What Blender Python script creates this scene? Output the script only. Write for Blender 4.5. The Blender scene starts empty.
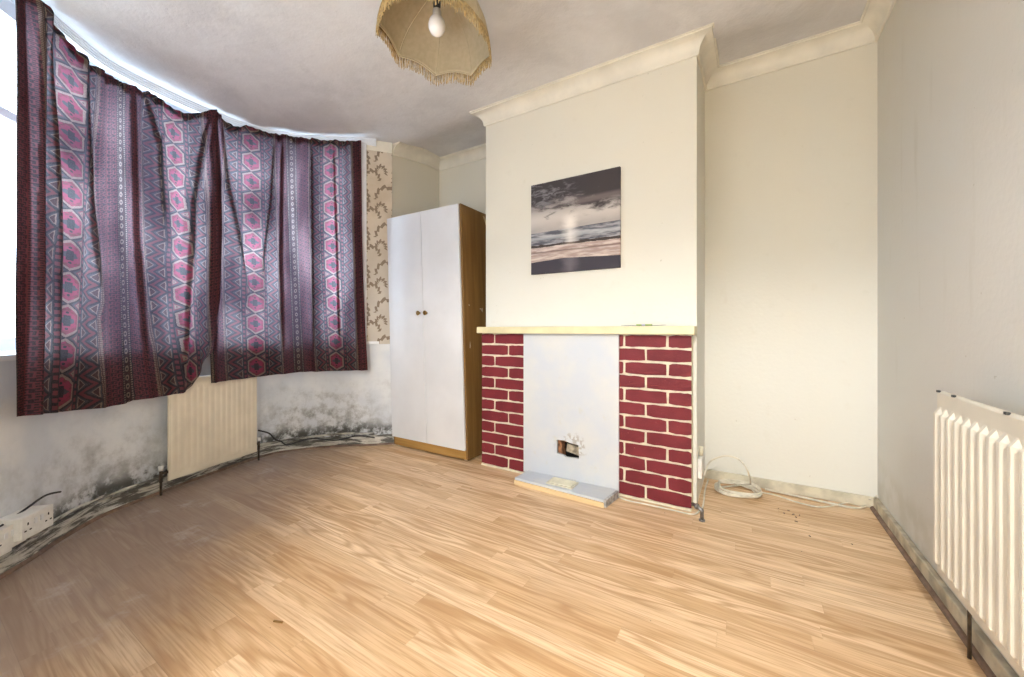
import bpy, bmesh, math, random
from mathutils import Vector, Matrix, noise
random.seed(7)
S = bpy.context.scene
C = S.collection
PI = math.pi
# ------------------------------------------------------------------ camera frame
FPX, CX, HY, H = 384.0, 512.0, 329.0, 0.92
TH = math.atan2(384, 632)
ct, st = math.cos(TH), math.sin(TH)
def ray(u, v=HY):
    a = (u-CX)/FPX
    return Vector((a*ct-st, a*st+ct, -(v-HY)/FPX))
def at_z(u, v, z):
    r = ray(u, v); t = (z-H)/r.z; return Vector((r.x*t, r.y*t, z))
def at_y(u, v, y):
    r = ray(u, v); t = y/r.y; return Vector((r.x*t, y, H+r.z*t))
def at_x(u, v, x):
    r = ray(u, v); t = x/r.x; return Vector((x, r.y*t, H+r.z*t))
def smooth(t):
    t = max(0., min(1., t)); return t*t*(3-2*t)
def lin(tab, x):
    if x <= tab[0][0]: return tab[0][1]
    for (a, b), (c, d) in zip(tab, tab[1:]):
        if x <= c: return b+(d-b)*(x-a)/(c-a) if c > a else d
    return tab[-1][1]
# ------------------------------------------------------------------ node expressions
class Mat:
    def __init__(s, name):
        s.m = bpy.data.materials.new(name); s.m.use_nodes = True
        s.nt = s.m.node_tree; s.nt.nodes.clear()
        s.out = s.nt.nodes.new('ShaderNodeOutputMaterial')
    def n(s, t, **k):
        nd = s.nt.nodes.new(t)
        for a, b in k.items(): setattr(nd, a, b)
        return nd
    def link(s, a, b): s.nt.links.new(a, b)
    def put(s, sock, v):
        if isinstance(v, E): s.link(v.o, sock)
        elif hasattr(v, 'is_output'): s.link(v, sock)
        elif v is not None:
            if isinstance(v, (tuple, list)) and len(v) == 3 and len(sock.default_value) == 4: v = tuple(v)+(1,)
            sock.default_value = v
    def coords(s, kind='Object'):
        tc = s.n('ShaderNodeTexCoord'); sp = s.n('ShaderNodeSeparateXYZ')
        s.link(tc.outputs[kind], sp.inputs[0])
        return E(s, sp.outputs[0]), E(s, sp.outputs[1]), E(s, sp.outputs[2])
    def vec(s, x=0, y=0, z=0):
        c = s.n('ShaderNodeCombineXYZ')
        for i, v in enumerate((x, y, z)): s.put(c.inputs[i], v)
        return c.outputs[0]
    def noise(s, vec, scale=1, detail=3, rough=.5, dist=0):
        nd = s.n('ShaderNodeTexNoise'); s.put(nd.inputs['Vector'], vec)
        nd.inputs['Scale'].default_value = scale; nd.inputs['Detail'].default_value = detail
        nd.inputs['Roughness'].default_value = rough; nd.inputs['Distortion'].default_value = dist
        return E(s, nd.outputs[0])
    def white(s, vec):
        nd = s.n('ShaderNodeTexWhiteNoise'); s.put(nd.inputs['Vector'], vec); return E(s, nd.outputs[0])
    def mix(s, f, a, b):
        nd = s.n('ShaderNodeMix', data_type='RGBA'); s.put(nd.inputs[0], f); s.put(nd.inputs[6], a); s.put(nd.inputs[7], b)
        return nd.outputs[2]
    def ramp(s, f, stops):
        nd = s.n('ShaderNodeValToRGB'); s.put(nd.inputs[0], f); e = nd.color_ramp.elements
        while len(e) < len(stops): e.new(.5)
        for el, (p, c) in zip(e, stops): el.position = p; el.color = tuple(c)+(1,)
        return nd.outputs[0]
    def bump(s, h, strength=.3, dist=.01):
        nd = s.n('ShaderNodeBump'); s.put(nd.inputs['Height'], h)
        nd.inputs['Strength'].default_value = strength; nd.inputs['Distance'].default_value = dist
        return nd.outputs[0]
    def bsdf(s, col, rough=.5, metal=0, normal=None, spec=.5, final=True, **kw):
        b = s.n('ShaderNodeBsdfPrincipled'); s.put(b.inputs['Base Color'], col); s.put(b.inputs['Roughness'], rough)
        b.inputs['Metallic'].default_value = metal; b.inputs['Specular IOR Level'].default_value = spec
        if normal is not None: s.link(normal, b.inputs['Normal'])
        for k, v in kw.items(): s.put(b.inputs[k.replace('_', ' ')], v)
        if final: s.link(b.outputs[0], s.out.inputs[0])
        return b.outputs[0]
class E:
    def __init__(s, m, o): s.m, s.o = m, o
    def op(s, t, *a, clamp=False):
        nd = s.m.n('ShaderNodeMath', operation=t, use_clamp=clamp)
        s.m.link(s.o, nd.inputs[0])
        for i, v in enumerate(a): s.m.put(nd.inputs[i+1], v)
        return E(s.m, nd.outputs[0])
    def __add__(s, b): return s.op('ADD', b)
    def __radd__(s, b): return s.op('ADD', b)
    def __sub__(s, b): return s.op('SUBTRACT', b)
    def __rsub__(s, b): return (s*-1.0)+b
    def __mul__(s, b): return s.op('MULTIPLY', b)
    def __rmul__(s, b): return s.op('MULTIPLY', b)
    def __truediv__(s, b): return s.op('DIVIDE', b)
    def __lt__(s, b): return s.op('LESS_THAN', b)
    def __gt__(s, b): return s.op('GREATER_THAN', b)
    def abs(s): return s.op('ABSOLUTE')
    def mod(s, b): return s.op('FLOORED_MODULO', b)
    def floor(s): return s.op('FLOOR')
    def max(s, b): return s.op('MAXIMUM', b)
    def min(s, b): return s.op('MINIMUM', b)
    def sin(s): return s.op('SINE')
    def pow(s, b): return s.op('POWER', b)
    def between(s, a, b): return (s > a)*(s < b)
    def step(s, a, b):   # smooth 0..1 from a to b
        nd = s.m.n('ShaderNodeMapRange', interpolation_type='SMOOTHSTEP')
        s.m.link(s.o, nd.inputs[0]); s.m.put(nd.inputs[1], a); s.m.put(nd.inputs[2], b)
        return E(s.m, nd.outputs[0])
def plain(name, col, rough=.5, metal=0, var=.12, scale=8, bump=0, spec=.5):
    m = Mat(name); x, y, z = m.coords()
    v = m.vec(x, y, z); n = m.noise(v, scale, 4)
    c2 = tuple(c*(1-var*2) for c in col); c1 = tuple(min(1, c*(1+var*.6)) for c in col)
    nb = m.bump(m.noise(v, scale*12, 3), bump, .002) if bump else None
    m.bsdf(m.mix(n.step(.3, .7), c2, c1), rough, metal, nb, spec)
    return m.m
# ------------------------------------------------------------------ mesh helpers
def hexa(bm, P, mi=0):
    vs = [bm.verts.new(p) for p in P]
    for f in ((0,3,2,1),(4,5,6,7),(0,1,5,4),(1,2,6,5),(2,3,7,6),(3,0,4,7)):
        fc = bm.faces.new([vs[i] for i in f]); fc.material_index = mi
def box(bm, x0, x1, y0, y1, z0, z1, mi=0):
    hexa(bm, [(x0,y0,z0),(x1,y0,z0),(x1,y1,z0),(x0,y1,z0),(x0,y0,z1),(x1,y0,z1),(x1,y1,z1),(x0,y1,z1)], mi)
def obox(bm, o, a, b, c, mi=0):   # corner + three edge vectors
    o, a, b, c = map(Vector, (o, a, b, c))
    hexa(bm, [o, o+a, o+a+b, o+b, o+c, o+a+c, o+a+b+c, o+b+c], mi)
def tube(bm, pts, r, n=8, mi=0, cap=True):
    pts = [Vector(p) for p in pts]; rings = []; up = None
    for i, p in enumerate(pts):
        t = (pts[min(i+1, len(pts)-1)]-pts[max(i-1, 0)]).normalized()
        if up is None: up = Vector((0,0,1)) if abs(t.z) < .9 else Vector((1,0,0))
        a = t.cross(up)
        if a.length < 1e-6: a = t.orthogonal()
        a.normalize(); b = a.cross(t).normalized(); up = b
        rr = r[i] if isinstance(r, (list, tuple)) else r
        rings.append([bm.verts.new(p+(a*math.cos(2*PI*k/n)+b*math.sin(2*PI*k/n))*rr) for k in range(n)])
    for A, B in zip(rings, rings[1:]):
        for k in range(n):
            f = bm.faces.new((A[k], A[(k+1)%n], B[(k+1)%n], B[k])); f.material_index = mi; f.smooth = True
    if cap:
        for R_ in (rings[0], rings[-1]):
            f = bm.faces.new(R_); f.material_index = mi
def lathe(bm, prof, n=24, c=(0,0,0), mi=0):
    c = Vector(c); rings = []
    for r, z in prof:
        if r < 1e-5: rings.append([bm.verts.new(c+Vector((0,0,z)))])
        else: rings.append([bm.verts.new(c+Vector((r*math.cos(2*PI*k/n), r*math.sin(2*PI*k/n), z))) for k in range(n)])
    for A, B in zip(rings, rings[1:]):
        for k in range(n):
            a = [A[k%len(A)], A[(k+1)%len(A)], B[(k+1)%len(B)], B[k%len(B)]]
            u = []
            for q in a:
                if q not in u: u.append(q)
            if len(u) > 2:
                f = bm.faces.new(u); f.smooth = True; f.material_index = mi
def catmull(P, n=12, closed=False):
    P = [Vector(p) for p in P]; out = []
    for i in range(len(P)-1):
        p0, p1, p2, p3 = P[max(i-1,0)], P[i], P[i+1], P[min(i+2, len(P)-1)]
        for k in range(n):
            t = k/n
            out.append(.5*((2*p1)+(p2-p0)*t+(2*p0-5*p1+4*p2-p3)*t*t+(3*p1-p0-3*p2+p3)*t**3))
    out.append(P[-1]); return out
def resample(P, n):
    L = [0]
    for a, b in zip(P, P[1:]): L.append(L[-1]+(b-a).length)
    out = []; j = 0
    for i in range(n):
        s = L[-1]*i/(n-1)
        while j < len(L)-2 and L[j+1] < s: j += 1
        out.append(P[j].lerp(P[j+1], (s-L[j])/(L[j+1]-L[j])))
    return out
def offset(P, d):   # 2D curve, positive d = to the left of travel
    out = []
    for i, p in enumerate(P):
        t = (P[min(i+1, len(P)-1)]-P[max(i-1, 0)]); t.normalize()
        out.append(Vector((p.x-t.y*d, p.y+t.x*d)))
    return out
def sweep(bm, path, prof, mi=0, zf=None, cap=True):
    """path 2D list; prof list of (n, z): n = distance to the right of travel; mitred"""
    rings = []
    for i, p in enumerate(path):
        d1 = (path[i]-path[i-1]).normalized() if i else (path[1]-path[0]).normalized()
        d2 = (path[i+1]-path[i]).normalized() if i < len(path)-1 else d1
        n1 = Vector((d1.y, -d1.x)); n2 = Vector((d2.y, -d2.x)); m = (n1+n2).normalized()
        m = m/max(.3, m.dot(n1)); ring = []
        for a, z in prof:
            q = p+m*a
            ring.append(bm.verts.new((q.x, q.y, z+(zf(p.x, p.y) if zf else 0))))
        rings.append(ring)
    k = len(prof)
    for A, B in zip(rings, rings[1:]):
        for j in range(k):
            f = bm.faces.new((A[j], A[(j+1)%k], B[(j+1)%k], B[j])); f.material_index = mi
    if cap:
        for r_ in (rings[0], rings[-1]):
            f = bm.faces.new(r_); f.material_index = mi
def obj(name, bm, mats, parent=None, bevel=0, smooth_ang=None, solid=0, origin=None):
    me = bpy.data.meshes.new(name)
    bmesh.ops.recalc_face_normals(bm, faces=bm.faces[:])
    if origin is not None:
        bmesh.ops.translate(bm, verts=bm.verts[:], vec=-Vector(origin))
    bm.to_mesh(me); bm.free()
    for m in (mats if isinstance(mats, (list, tuple)) else [mats]): me.materials.append(m)
    o = bpy.data.objects.new(name, me); C.objects.link(o)
    if origin is not None: o.location = origin
    if parent:
        o.parent = parent
        if origin is None:      # meshes are written in world space
            o.matrix_parent_inverse = parent.matrix_world.inverted()
    if bevel:
        b = o.modifiers.new('bevel', 'BEVEL'); b.width = bevel; b.segments = 2; b.limit_method = 'ANGLE'; b.harden_normals = False
    if solid:
        b = o.modifiers.new('solid', 'SOLIDIFY'); b.thickness = solid; b.offset = 0
    if smooth_ang:
        for p in me.polygons: p.use_smooth = True
        try: me.set_sharp_from_angle(angle=math.radians(smooth_ang))
        except Exception: pass
    return o
def thing(name, label, cat, loc=(0,0,0), group=None, rotz=0):
    o = bpy.data.objects.new(name, None); C.objects.link(o); o.empty_display_size = .05
    o.location = loc; o.rotation_euler = (0,0,rotz)
    o['label'] = label; o['category'] = cat
    if group: o['group'] = group
    bpy.context.view_layer.update()
    return o
def tag(o, label, cat, group=None, kind=None):
    o['label'] = label; o['category'] = cat
    if group: o['group'] = group
    if kind: o['kind'] = kind
    return o
def structure(o, label=None, cat=None):
    o['kind'] = 'structure'
    if label: o['label'] = label
    if cat: o['category'] = cat
    return o
NB = bmesh.new
# ------------------------------------------------------------------ plan
XR, XL, YB, YBL = .58, -2.45, 2.66, 2.72
BX0, BX1, BY = -1.55, -.2155, 2.20
YBACK = -.75
def ceil_z(x, y): return 2.42+.06*max(smooth((y-2.15)/.35), smooth((x+.05)/.45))
N = 64
V2 = lambda p: Vector(p)
Cc = resample(catmull([V2(p) for p in [(-2.56,.16),(-2.77,.37),(-2.86,.457),(-3.03,.643),(-3.10,.855),(-3.135,1.118),(-3.113,1.413),(-2.953,1.686),(-2.72,1.876),(-2.59,1.965),(-2.45,2.10)]]), N)
Lc = resample(catmull([V2(p) for p in [(-2.26,.14),(-2.353,.23),(-2.435,.31),(-2.554,.408),(-2.707,.578),(-2.806,.816),(-2.878,1.026),(-2.974,1.448),(-2.894,1.658),(-2.70,1.885),(-2.56,1.99),(-2.40,2.139)]]), N)
# travel runs from the near (low Y) end to the wardrobe end; the room is on the right hand side
# ------------------------------------------------------------------ materials
def m_wall():
    m = Mat('cream_emulsion'); x, y, z = m.coords(); v = m.vec(x, y, z)
    n = m.noise(v, 1.6, 5, .55); n2 = m.noise(v, 14, 4)
    up = (z+n*.9).step(.9, 3.0)
    c = m.mix(up, (.70,.71,.68), (.70,.655,.55))
    c = m.mix(n2.step(.62, .85)*.18, c, (.50,.45,.34))
    sp = m.noise(v, 42, 2).step(.76, .8)
    c = m.mix(sp*.35, c, (.3,.27,.2))
    m.bsdf(c, .62, normal=m.bump(m.noise(v, 55, 3)+n*1.5, .25, .004), spec=.3); return m.m
def m_wall_grey():
    m = Mat('grey_white_emulsion'); x, y, z = m.coords(); v = m.vec(x, y, z)
    n = m.noise(v, 1.3, 5, .55)
    c = m.mix((z+n*.8).step(1.6, 3.0), (.66,.66,.64), (.64,.60,.51))
    c = m.mix(m.noise(v, 3, 5, .6).step(.5, .8)*.3, c, (.66,.69,.70))
    c = m.mix(m.noise(m.vec(x*4, y*4, z*.5), 3, 4).step(.6, .8)*.25, c, (.42,.38,.30))
    low = (z*-1+.22+n*.12).step(0, .1)*m.noise(v, 9, 4).step(.35, .6)
    c = m.mix(low*.25, c, (.36,.34,.24))
    c = m.mix(m.noise(v, 46, 2).step(.75, .79)*.4, c, (.3,.27,.2))
    m.bsdf(c, .6, normal=m.bump(m.noise(v, 50, 3)+n*2, .25, .004), spec=.3); return m.m
def m_bay():
    m = Mat('mouldy_white_emulsion'); x, y, z = m.coords(); v = m.vec(x, y, z)
    n = m.noise(v, 3.2, 6, .65, .4); f = m.noise(v, 11, 6, .7)
    g = (z*-1.2+1.05)*.55+n*.9
    pier = (y < 1.9)
    mould = (g+f*.45-.33).step(.58, 1.08)*f.step(.25, .55)
    c = m.mix(m.noise(v, 5, 4).step(.35, .7), (.64,.68,.745), (.75,.775,.81))
    c = m.mix(mould*.7, c, (.28,.285,.29))
    # darker bloom by the wardrobe side and by the sockets
    b1 = ((y-1.75).abs()*-1+.45+n*.3).step(.1, .6)*(z*-1+.42+f*.3).step(.0, .4)
    c = m.mix(b1*f.step(.40, .66)*.75, c, (.15,.145,.135))
    b2 = ((y-.62).abs()*-1+.4+n*.3).step(.1, .6)*(z*-1+.40+f*.3).step(.0, .4)
    c = m.mix(b2*f.step(.40, .68)*.5, c, (.24,.25,.265))
    low = (z*-1+.14+n*.1).step(0, .08)
    c = m.mix(low*f.step(.4, .55)*.85, c, (.05,.05,.04))
    m.bsdf(c, .7, normal=m.bump(f+n*2, .35, .006), spec=.25); return m.m
def m_ceiling():
    m = Mat('ceiling_paint'); x, y, z = m.coords(); v = m.vec(x, y, z)
    n = m.noise(v, 2.2, 6, .6, .3); n2 = m.noise(v, 9, 5, .6)
    c = m.mix(n.step(.32, .68), (.58,.56,.55), (.70,.685,.675))
    c = m.mix(n2.step(.6, .8)*.25, c, (.40,.37,.34))
    c = m.mix(m.noise(v, 38, 2).step(.76, .8)*.5, c, (.3,.26,.22))
    m.bsdf(c, .8, normal=m.bump(m.noise(v, 16, 5, .7)+n*2, .35, .012), spec=.2); return m.m
def m_floor():
    m = Mat('oak_laminate'); x, y, z = m.coords()
    row = (y/.066).floor(); fy = (y/.066).mod(1.0); t3 = m.white(m.vec((y/.198).floor(), 5.5))
    r0 = m.white(m.vec(row, 3.3)); xs = x/.80+r0*7.0; colm = xs.floor(); fx = xs.mod(1.0)
    t = m.white(m.vec(row, colm, 1.7)); t2 = m.white(m.vec(row, colm, 9.1))
    gv = m.vec(x*.75+t*31.0, y*8.0+t2*17.0, t*9.0)
    g = m.noise(gv, 1.2, 2, .45, .25)
    rings = ((g*75.0).sin()*.5+.5).pow(1.6)
    fine = m.noise(m.vec(x*4+t*5, y*120, t2*4), 1.6, 3, .6)
    c = m.mix(t*.8+.1, (.60,.40,.22), (.86,.67,.46))
    c = m.mix(rings*(t2.step(.1, .8)*.6+.4)*.66, c, (.41,.225,.095))
    c = m.mix(m.noise(m.vec(x*1.1+t*9, y*22, t2*8), 1.5, 3, .5).step(.48, .72)*.5, c, (.46,.26,.125))
    c = m.mix(fine.step(.4, .75)*.6, c, (.39,.22,.10))
    seam = (fy < .018).max((fx < .003))
    by = (y/.198).mod(1.0); bseam = (by < .009)
    c = m.mix(seam*.12, c, (.25,.14,.07)); c = m.mix(bseam*.3, c, (.16,.09,.05))
    v = m.vec(x, y, z)
    dirt = m.noise(v, 2.1, 5, .65).step(.52, .75)
    c = m.mix(dirt*.16, c, (.34,.27,.23))
    wear = m.noise(m.vec(x*1.3+5, y, 0), 1.5, 4, .6)
    bay = ((x*-1.0)-.75*y-1.15+wear*.9).step(.15, 1.0)   # worn, dusty boards by the bay, plus floor shade painted into their colour
    c = m.mix(bay*.72, c, (.235,.19,.185))
    c = m.mix((m.noise(v, 5, 5, .7)).step(.55, .75)*bay*.6, c, (.56,.52,.53))
    c = m.mix(m.noise(v, 33, 2).step(.775, .79)*.8, c, (.08,.05,.03))
    m.bsdf(c, wear*.25+.30, normal=m.bump(fine*.2-seam*1.0-bseam, .2, .002), spec=.45); return m.m
def m_curtain():
    m = Mat('kilim_cloth'); s0, y0, _ = m.coords('UV')
    P = .60
    nz = m.noise(m.vec(s0*60, y0*60, 0), 1, 2)-.5
    s = s0+nz*.006; y = y0+nz*.007
    hs = ((s+P/2).mod(P)-P/2).abs()
    yh = y.mod(.15)-.075; ay = yh.abs()
    slate, dslate, maroon, red, cream, brown = (.036,.040,.044), (.008,.008,.009), (.044,.014,.011), (.13,.020,.022), (.24,.175,.125), (.07,.03,.02)
    magenta, mline = (.26,.018,.055), (.155,.032,.040)
    # medallion column
    h = (hs/.049).max(ay/.0735+hs*(.50/.049))
    col = m.mix((ay*-1+.075-(hs-.016)*.62) < 0, dslate, slate)
    tri = (.075-ay) - (hs-.020)*.75
    tin = (tri < 0)*(hs < .054)*(h > 1.12)
    col = m.mix(tin, slate, mline); col = m.mix(tin*(tri < -.006)*(hs < .049), col, cream)
    col = m.mix(tin*(tri < -.013)*(hs < .043), col, maroon)
    col = m.mix((h < 1.12)*(h > 1.0), col, dslate)
    col = m.mix(h < 1.0, col, cream); col = m.mix(h < .84, col, magenta)
    col = m.mix((h < .84)*(h > .62)*nz.step(-.1, .1), col, red)
    blob = (hs/.030)*(hs/.030)+(ay/.013)*(ay/.013)+nz*1.2
    col = m.mix(blob < 1, col, slate); col = m.mix((hs*hs+(ay-.036)*(ay-.036)) < .00003, col, dslate)
    core = ((hs/.011).max(ay/.024)) < 1
    col = m.mix(core, col, dslate)
    # dash column
    a = m.mix(y.mod(.030) < .017, dslate, mline); col = m.mix(hs.between(.056, .074), col, a)
    col = m.mix(hs.between(.056, .059).max(hs.between(.071, .074)), col, dslate)
    # zigzag band
    q = (hs-.111)/.036; PZ = .078; tr = ((y/PZ).mod(1.0)-.5).abs()*4-1
    dq = (q-tr*.62).abs()
    z = m.mix(dq < .55, slate, dslate); z = m.mix(dq < .22, z, red)
    k = ((y/PZ+.5).mod(1.0)-.5).abs()*PZ; k2 = ((y/PZ).mod(1.0)-.5).abs()*PZ
    t1 = (q-.22)*.036-k2*.9; t1 = t1.min((.90-q)*.036)
    t2 = (q+.22)*-.036-k*.9; t2 = t2.min((q+.90)*.036)
    tt = t1.max(t2)
    z = m.mix(tt > 0.0, z, cream); z = m.mix(tt > .0032, z, maroon)
    col = m.mix(hs.between(.074, .147), col, z)
    # cream rope
    r = m.mix(y.mod(.009) < .0055, brown, cream); col = m.mix(hs.between(.147, .162), col, r)
    col = m.mix(hs.between(.151, .1535).max(hs.between(.147, .1485)), col, maroon)
    # fret band
    fx = (hs-.162)/.022; ix = fx.floor(); fxx = fx.mod(1.0)
    yy = (y/.020+ix*.5); iy = yy.floor(); fyy = yy.mod(1.0)
    par = (ix+iy).mod(2.0) < .5
    ln = (fyy < .22).max((fxx < .2)*par).max(fxx.between(.45, .62)*fyy.between(.22, .75)).max(fyy.between(.55, .72)*(fxx > .45))
    fr = m.mix(ln, (.022,.008,.010), mline); fr = m.mix((fx-1.95).abs() < .07, fr, red)
    col = m.mix(hs.between(.162, .252), col, fr)
    # dotted dark rope
    dr = m.mix(((y.mod(.012)-.006).abs() < .0035)*((hs-.261).abs() < .0045), dslate, cream)
    col = m.mix(hs.between(.252, .270), col, dr)
    # ring column
    rr = ((hs-.30)*(hs-.30)+(y.mod(.045)-.0225)*(y.mod(.045)-.0225)).pow(.5)
    rg = m.mix((rr < .0150), maroon, cream); rg = m.mix(rr < .0065, rg, dslate); rg = m.mix((rr > .0150)*(rr < .0185), rg, dslate)
    col = m.mix(hs > .270, col, rg)
    # woven speckle
    wv = m.noise(m.vec(s0*420, y0*130, 0), 1, 1)
    col = m.mix(wv.step(.3, .7)*.5, col, (.060,.050,.050))
    nb = m.bump(wv, .15, .001)
    b = m.bsdf(col, .85, normal=nb, spec=.15, final=False)
    # thin cloth: the weave lets plain light through between coloured threads
    ga = m.n('ShaderNodeGamma'); m.put(ga.inputs[0], col); ga.inputs[1].default_value = .90
    mu = m.n('ShaderNodeMix', data_type='RGBA', blend_type='MULTIPLY'); mu.inputs[0].default_value = 1
    m.put(mu.inputs[6], ga.outputs[0]); m.put(mu.inputs[7], (1.5,1.2,1.4,1))
    thin = m.noise(m.vec(s0*5.5, y0*1.5, 2), 1, 3, .5).step(.33, .68)*(((y0-1.45).abs()*-1+.95).step(.0, .45)*.75+.25)  # soft patches of window backlight painted into the cloth's translucency
    tcol = m.mix(.15, mu.outputs[2], (.66,.66,.64))
    tcol = m.mix(thin*.85+.15, (.03,.02,.03), tcol)
    tl = m.n('ShaderNodeBsdfTranslucent'); m.put(tl.inputs[0], tcol)
    ms = m.n('ShaderNodeMixShader'); ms.inputs[0].default_value = .36
    m.link(b, ms.inputs[1]); m.link(tl.outputs[0], ms.inputs[2]); m.link(ms.outputs[0], m.out.inputs[0])
    return m.m
def m_wallpaper():
    m = Mat('scroll_wallpaper'); x, y, z = m.coords(); u = (x*.77+y*.64)
    v = m.vec(x, y, z); base = m.mix(m.noise(v, 6, 4).step(.3, .7), (.62,.53,.42), (.50,.41,.31))
    base = m.mix((z*-1+1.9).step(0, .8)*.6, base, (.55,.53,.50))
    nz = m.noise(v, 110, 2)-.5
    # sprays: arcs of leaves around staggered centres
    T = .30
    def arcs(du, dz, R, sgn, lo):
        a = (u+du).mod(.21)-.105; b = (z+dz).mod(T)-T/2
        r = (a*a+b*b*.55).pow(.5)
        th = b.op('ARCTAN2', a*sgn)
        leaf = ((th*13.0+r*120.0).sin()*.5+.5)
        w = leaf*.013+.003
        return ((r-R).abs()+nz*.008 < w)*(th > lo)
    p1 = arcs(.02, .0, .078, 1.0, -1.1); p2 = arcs(.125, .15, .055, -1.0, -.9); p3 = arcs(.06, .08, .035, 1.0, -.4)
    p = p1.max(p2).max(p3)
    c = m.mix(p*.9, base, (.21,.155,.11))
    m.bsdf(c, .7, spec=.25); return m.m
def m_brick():
    m = Mat('red_brick_paint'); x, y, z = m.coords(); v = m.vec(x, y, z)
    n = m.noise(v, 30, 4); n2 = m.noise(v, 7, 3)
    c = m.mix(n2.step(.3, .7), (.135,.012,.019), (.175,.018,.027))
    c = m.mix(m.noise(v, 120, 2).step(.70, .80)*.5, c, (.45,.16,.15))
    m.bsdf(c, .62, normal=m.bump(n+m.noise(v, 160, 3), .5, .003), spec=.35); return m.m
def m_board():
    m = Mat('white_board_paint'); x, y, z = m.coords(); v = m.vec(x, y, z)
    c = m.mix(m.noise(v, 4, 5, .6).step(.35, .65), (.56,.58,.60), (.50,.545,.62))
    c = m.mix(m.noise(v, 10, 4, .6).step(.62, .74)*.45, c, (.50,.49,.42))
    hx = (x+.875).abs(); hz = (z-.235).abs()
    c = m.mix((((hx*hx+hz*hz*2).pow(.5)*-1)+.115+m.noise(v, 30, 4)*.05-.02).step(.0, .06)*m.noise(v, 60, 3).step(.5, .6)*.7, c, (.30,.27,.24))
    m.bsdf(c, .5, normal=m.bump(m.noise(v, 25, 4), .2, .003), spec=.35); return m.m
def m_canvas(o, ax, az):
    m = Mat('seascape_print'); x, y, z = m.coords()
    u = x/ax; v = z/az     # 0..1
    n = m.noise(m.vec(u*2.2, v*6.5, 0), 1.5, 6, .6, .4); n2 = m.noise(m.vec(u*3, v*22, 4), 1.5, 5, .6)
    c = m.mix((v+n*.25).step(.45, .75), (.50,.46,.44), (.30,.27,.265))
    c = m.mix(((v-.60).abs()*-1+.15).step(0, .15)*.7, c, (.66,.62,.58))
    n3 = m.noise(m.vec(u*4.5, v*13, 9), 1.3, 6, .65, .6)
    c = m.mix((v*1.0+n*.45+n3*.55+u*.10).step(1.16, 1.34), c, (.050,.042,.046))
    c = m.mix((v > .72)*n3.step(.5, .64)*((u*-1)+.75).step(0, .5)*.55, c, (.30,.29,.31))
    c = m.mix(((v-.72-u*.02).abs()*-1+.05).step(0, .04)*(u+n*.4).step(.62, .8)*.85, c, (.16,.13,.13))
    hor = .455+u*.015
    sea = (v < hor)
    sc = m.mix(n2.step(.42, .62), (.09,.095,.12), (.34,.34,.37))
    sc = m.mix(((v-.39).abs()*-1+.03+n2*.03).step(.01, .04)*.6, sc, (.50,.52,.56))
    glow = (((u-.47).abs()+n*.16-.08)*-1+.13).step(0, .14)*.8
    c = m.mix(((v-.52).abs()*-1+.12).step(0, .1)*glow*.9, c, (.92,.88,.82))
    sc = m.mix(glow*.85, sc, (.88,.86,.83)); c = m.mix(sea, c, sc)
    band = (v+n2*.05 < .345); c = m.mix(band, c, m.mix(glow*.7, (.055,.042,.040), (.42,.36,.32)))
    sand = (v+n2*.03 < .305); c = m.mix(sand, c, m.mix(n2.step(.35, .6), (.62,.54,.50), (.36,.27,.25)))
    c = m.mix(((v-.22-n2*.03).abs()*-1+.014).step(0, .012)*.7, c, (.14,.09,.08))
    wet = (v+(u-.42).abs()*.05-n2*.012 < .145); c = m.mix(wet, c, m.mix(glow*.45, (.045,.040,.055), (.30,.27,.30)))
    m.bsdf(c, .6, spec=.3); return m.m
def m_wood(name, c1, c2, axis='z', rough=.5, sc=1):
    m = Mat(name); x, y, z = m.coords()
    v = m.vec(x*25*sc, y*25*sc, z*1.2*sc) if axis == 'z' else m.vec(x*1.2*sc, y*25*sc, z*25*sc)
    n = m.noise(v, 1, 4, .6, .2)
    m.bsdf(m.mix(n.step(.3, .7), c1, c2), rough, spec=.4); return m.m
def m_skirt():
    m = Mat('rotten_skirting_paint'); x, y, z = m.coords(); v = m.vec(x, y, z)
    n = m.noise(m.vec(x*3, y*3, z*22), 2.0, 6, .7, .5); n2 = m.noise(v, 9, 5, .7)
    c = m.mix(n2.step(.3, .6), (.66,.65,.62), (.50,.49,.44))
    c = m.mix(n.step(.43, .56)*.92, c, (.075,.07,.062))  # mould streaks, darkened further to stand for shade under the radiator
    m.bsdf(c, .7, normal=m.bump(n, .6, .006), spec=.25); return m.m
W_cream, W_grey, W_bay, W_ceil = m_wall(), m_wall_grey(), m_bay(), m_ceiling()
M_floor, M_curt, M_paper, M_brick, M_board = m_floor(), m_curtain(), m_wallpaper(), m_brick(), m_board()
M_skirt = m_skirt()
M_cornice = plain('cornice_paint', (.76,.71,.60), .55, var=.05, bump=.1)
M_frame = plain('white_gloss_frame', (.78,.80,.83), .3, var=.04)
M_mortar = plain('cream_mortar_paint', (.72,.67,.52), .6, var=.08, scale=30, bump=.4)
M_mantel = plain('cream_gloss_paint', (.66,.60,.38), .4, var=.07, scale=9)
M_rad_l = plain('magnolia_radiator_paint', (.77,.70,.57), .4, var=.04)
M_rad_r = plain('white_radiator_paint', (.70,.67,.59), .38, var=.04)
M_plastic = plain('white_socket_plastic', (.78,.78,.76), .4, var=.05, scale=40)
M_black = plain('black_hole', (.008,.008,.008), .7, var=.0)
M_chrome = plain('dull_chrome', (.35,.35,.36), .35, 1, var=.2, scale=60)
M_copper = plain('tarnished_pipe', (.10,.075,.055), .5, .6, var=.3, scale=40)
M_cable = plain('white_cable_sheath', (.70,.67,.58), .5, var=.12, scale=20)
M_cableb = plain('black_cable_sheath', (.02,.02,.022), .5, var=.1)
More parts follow.
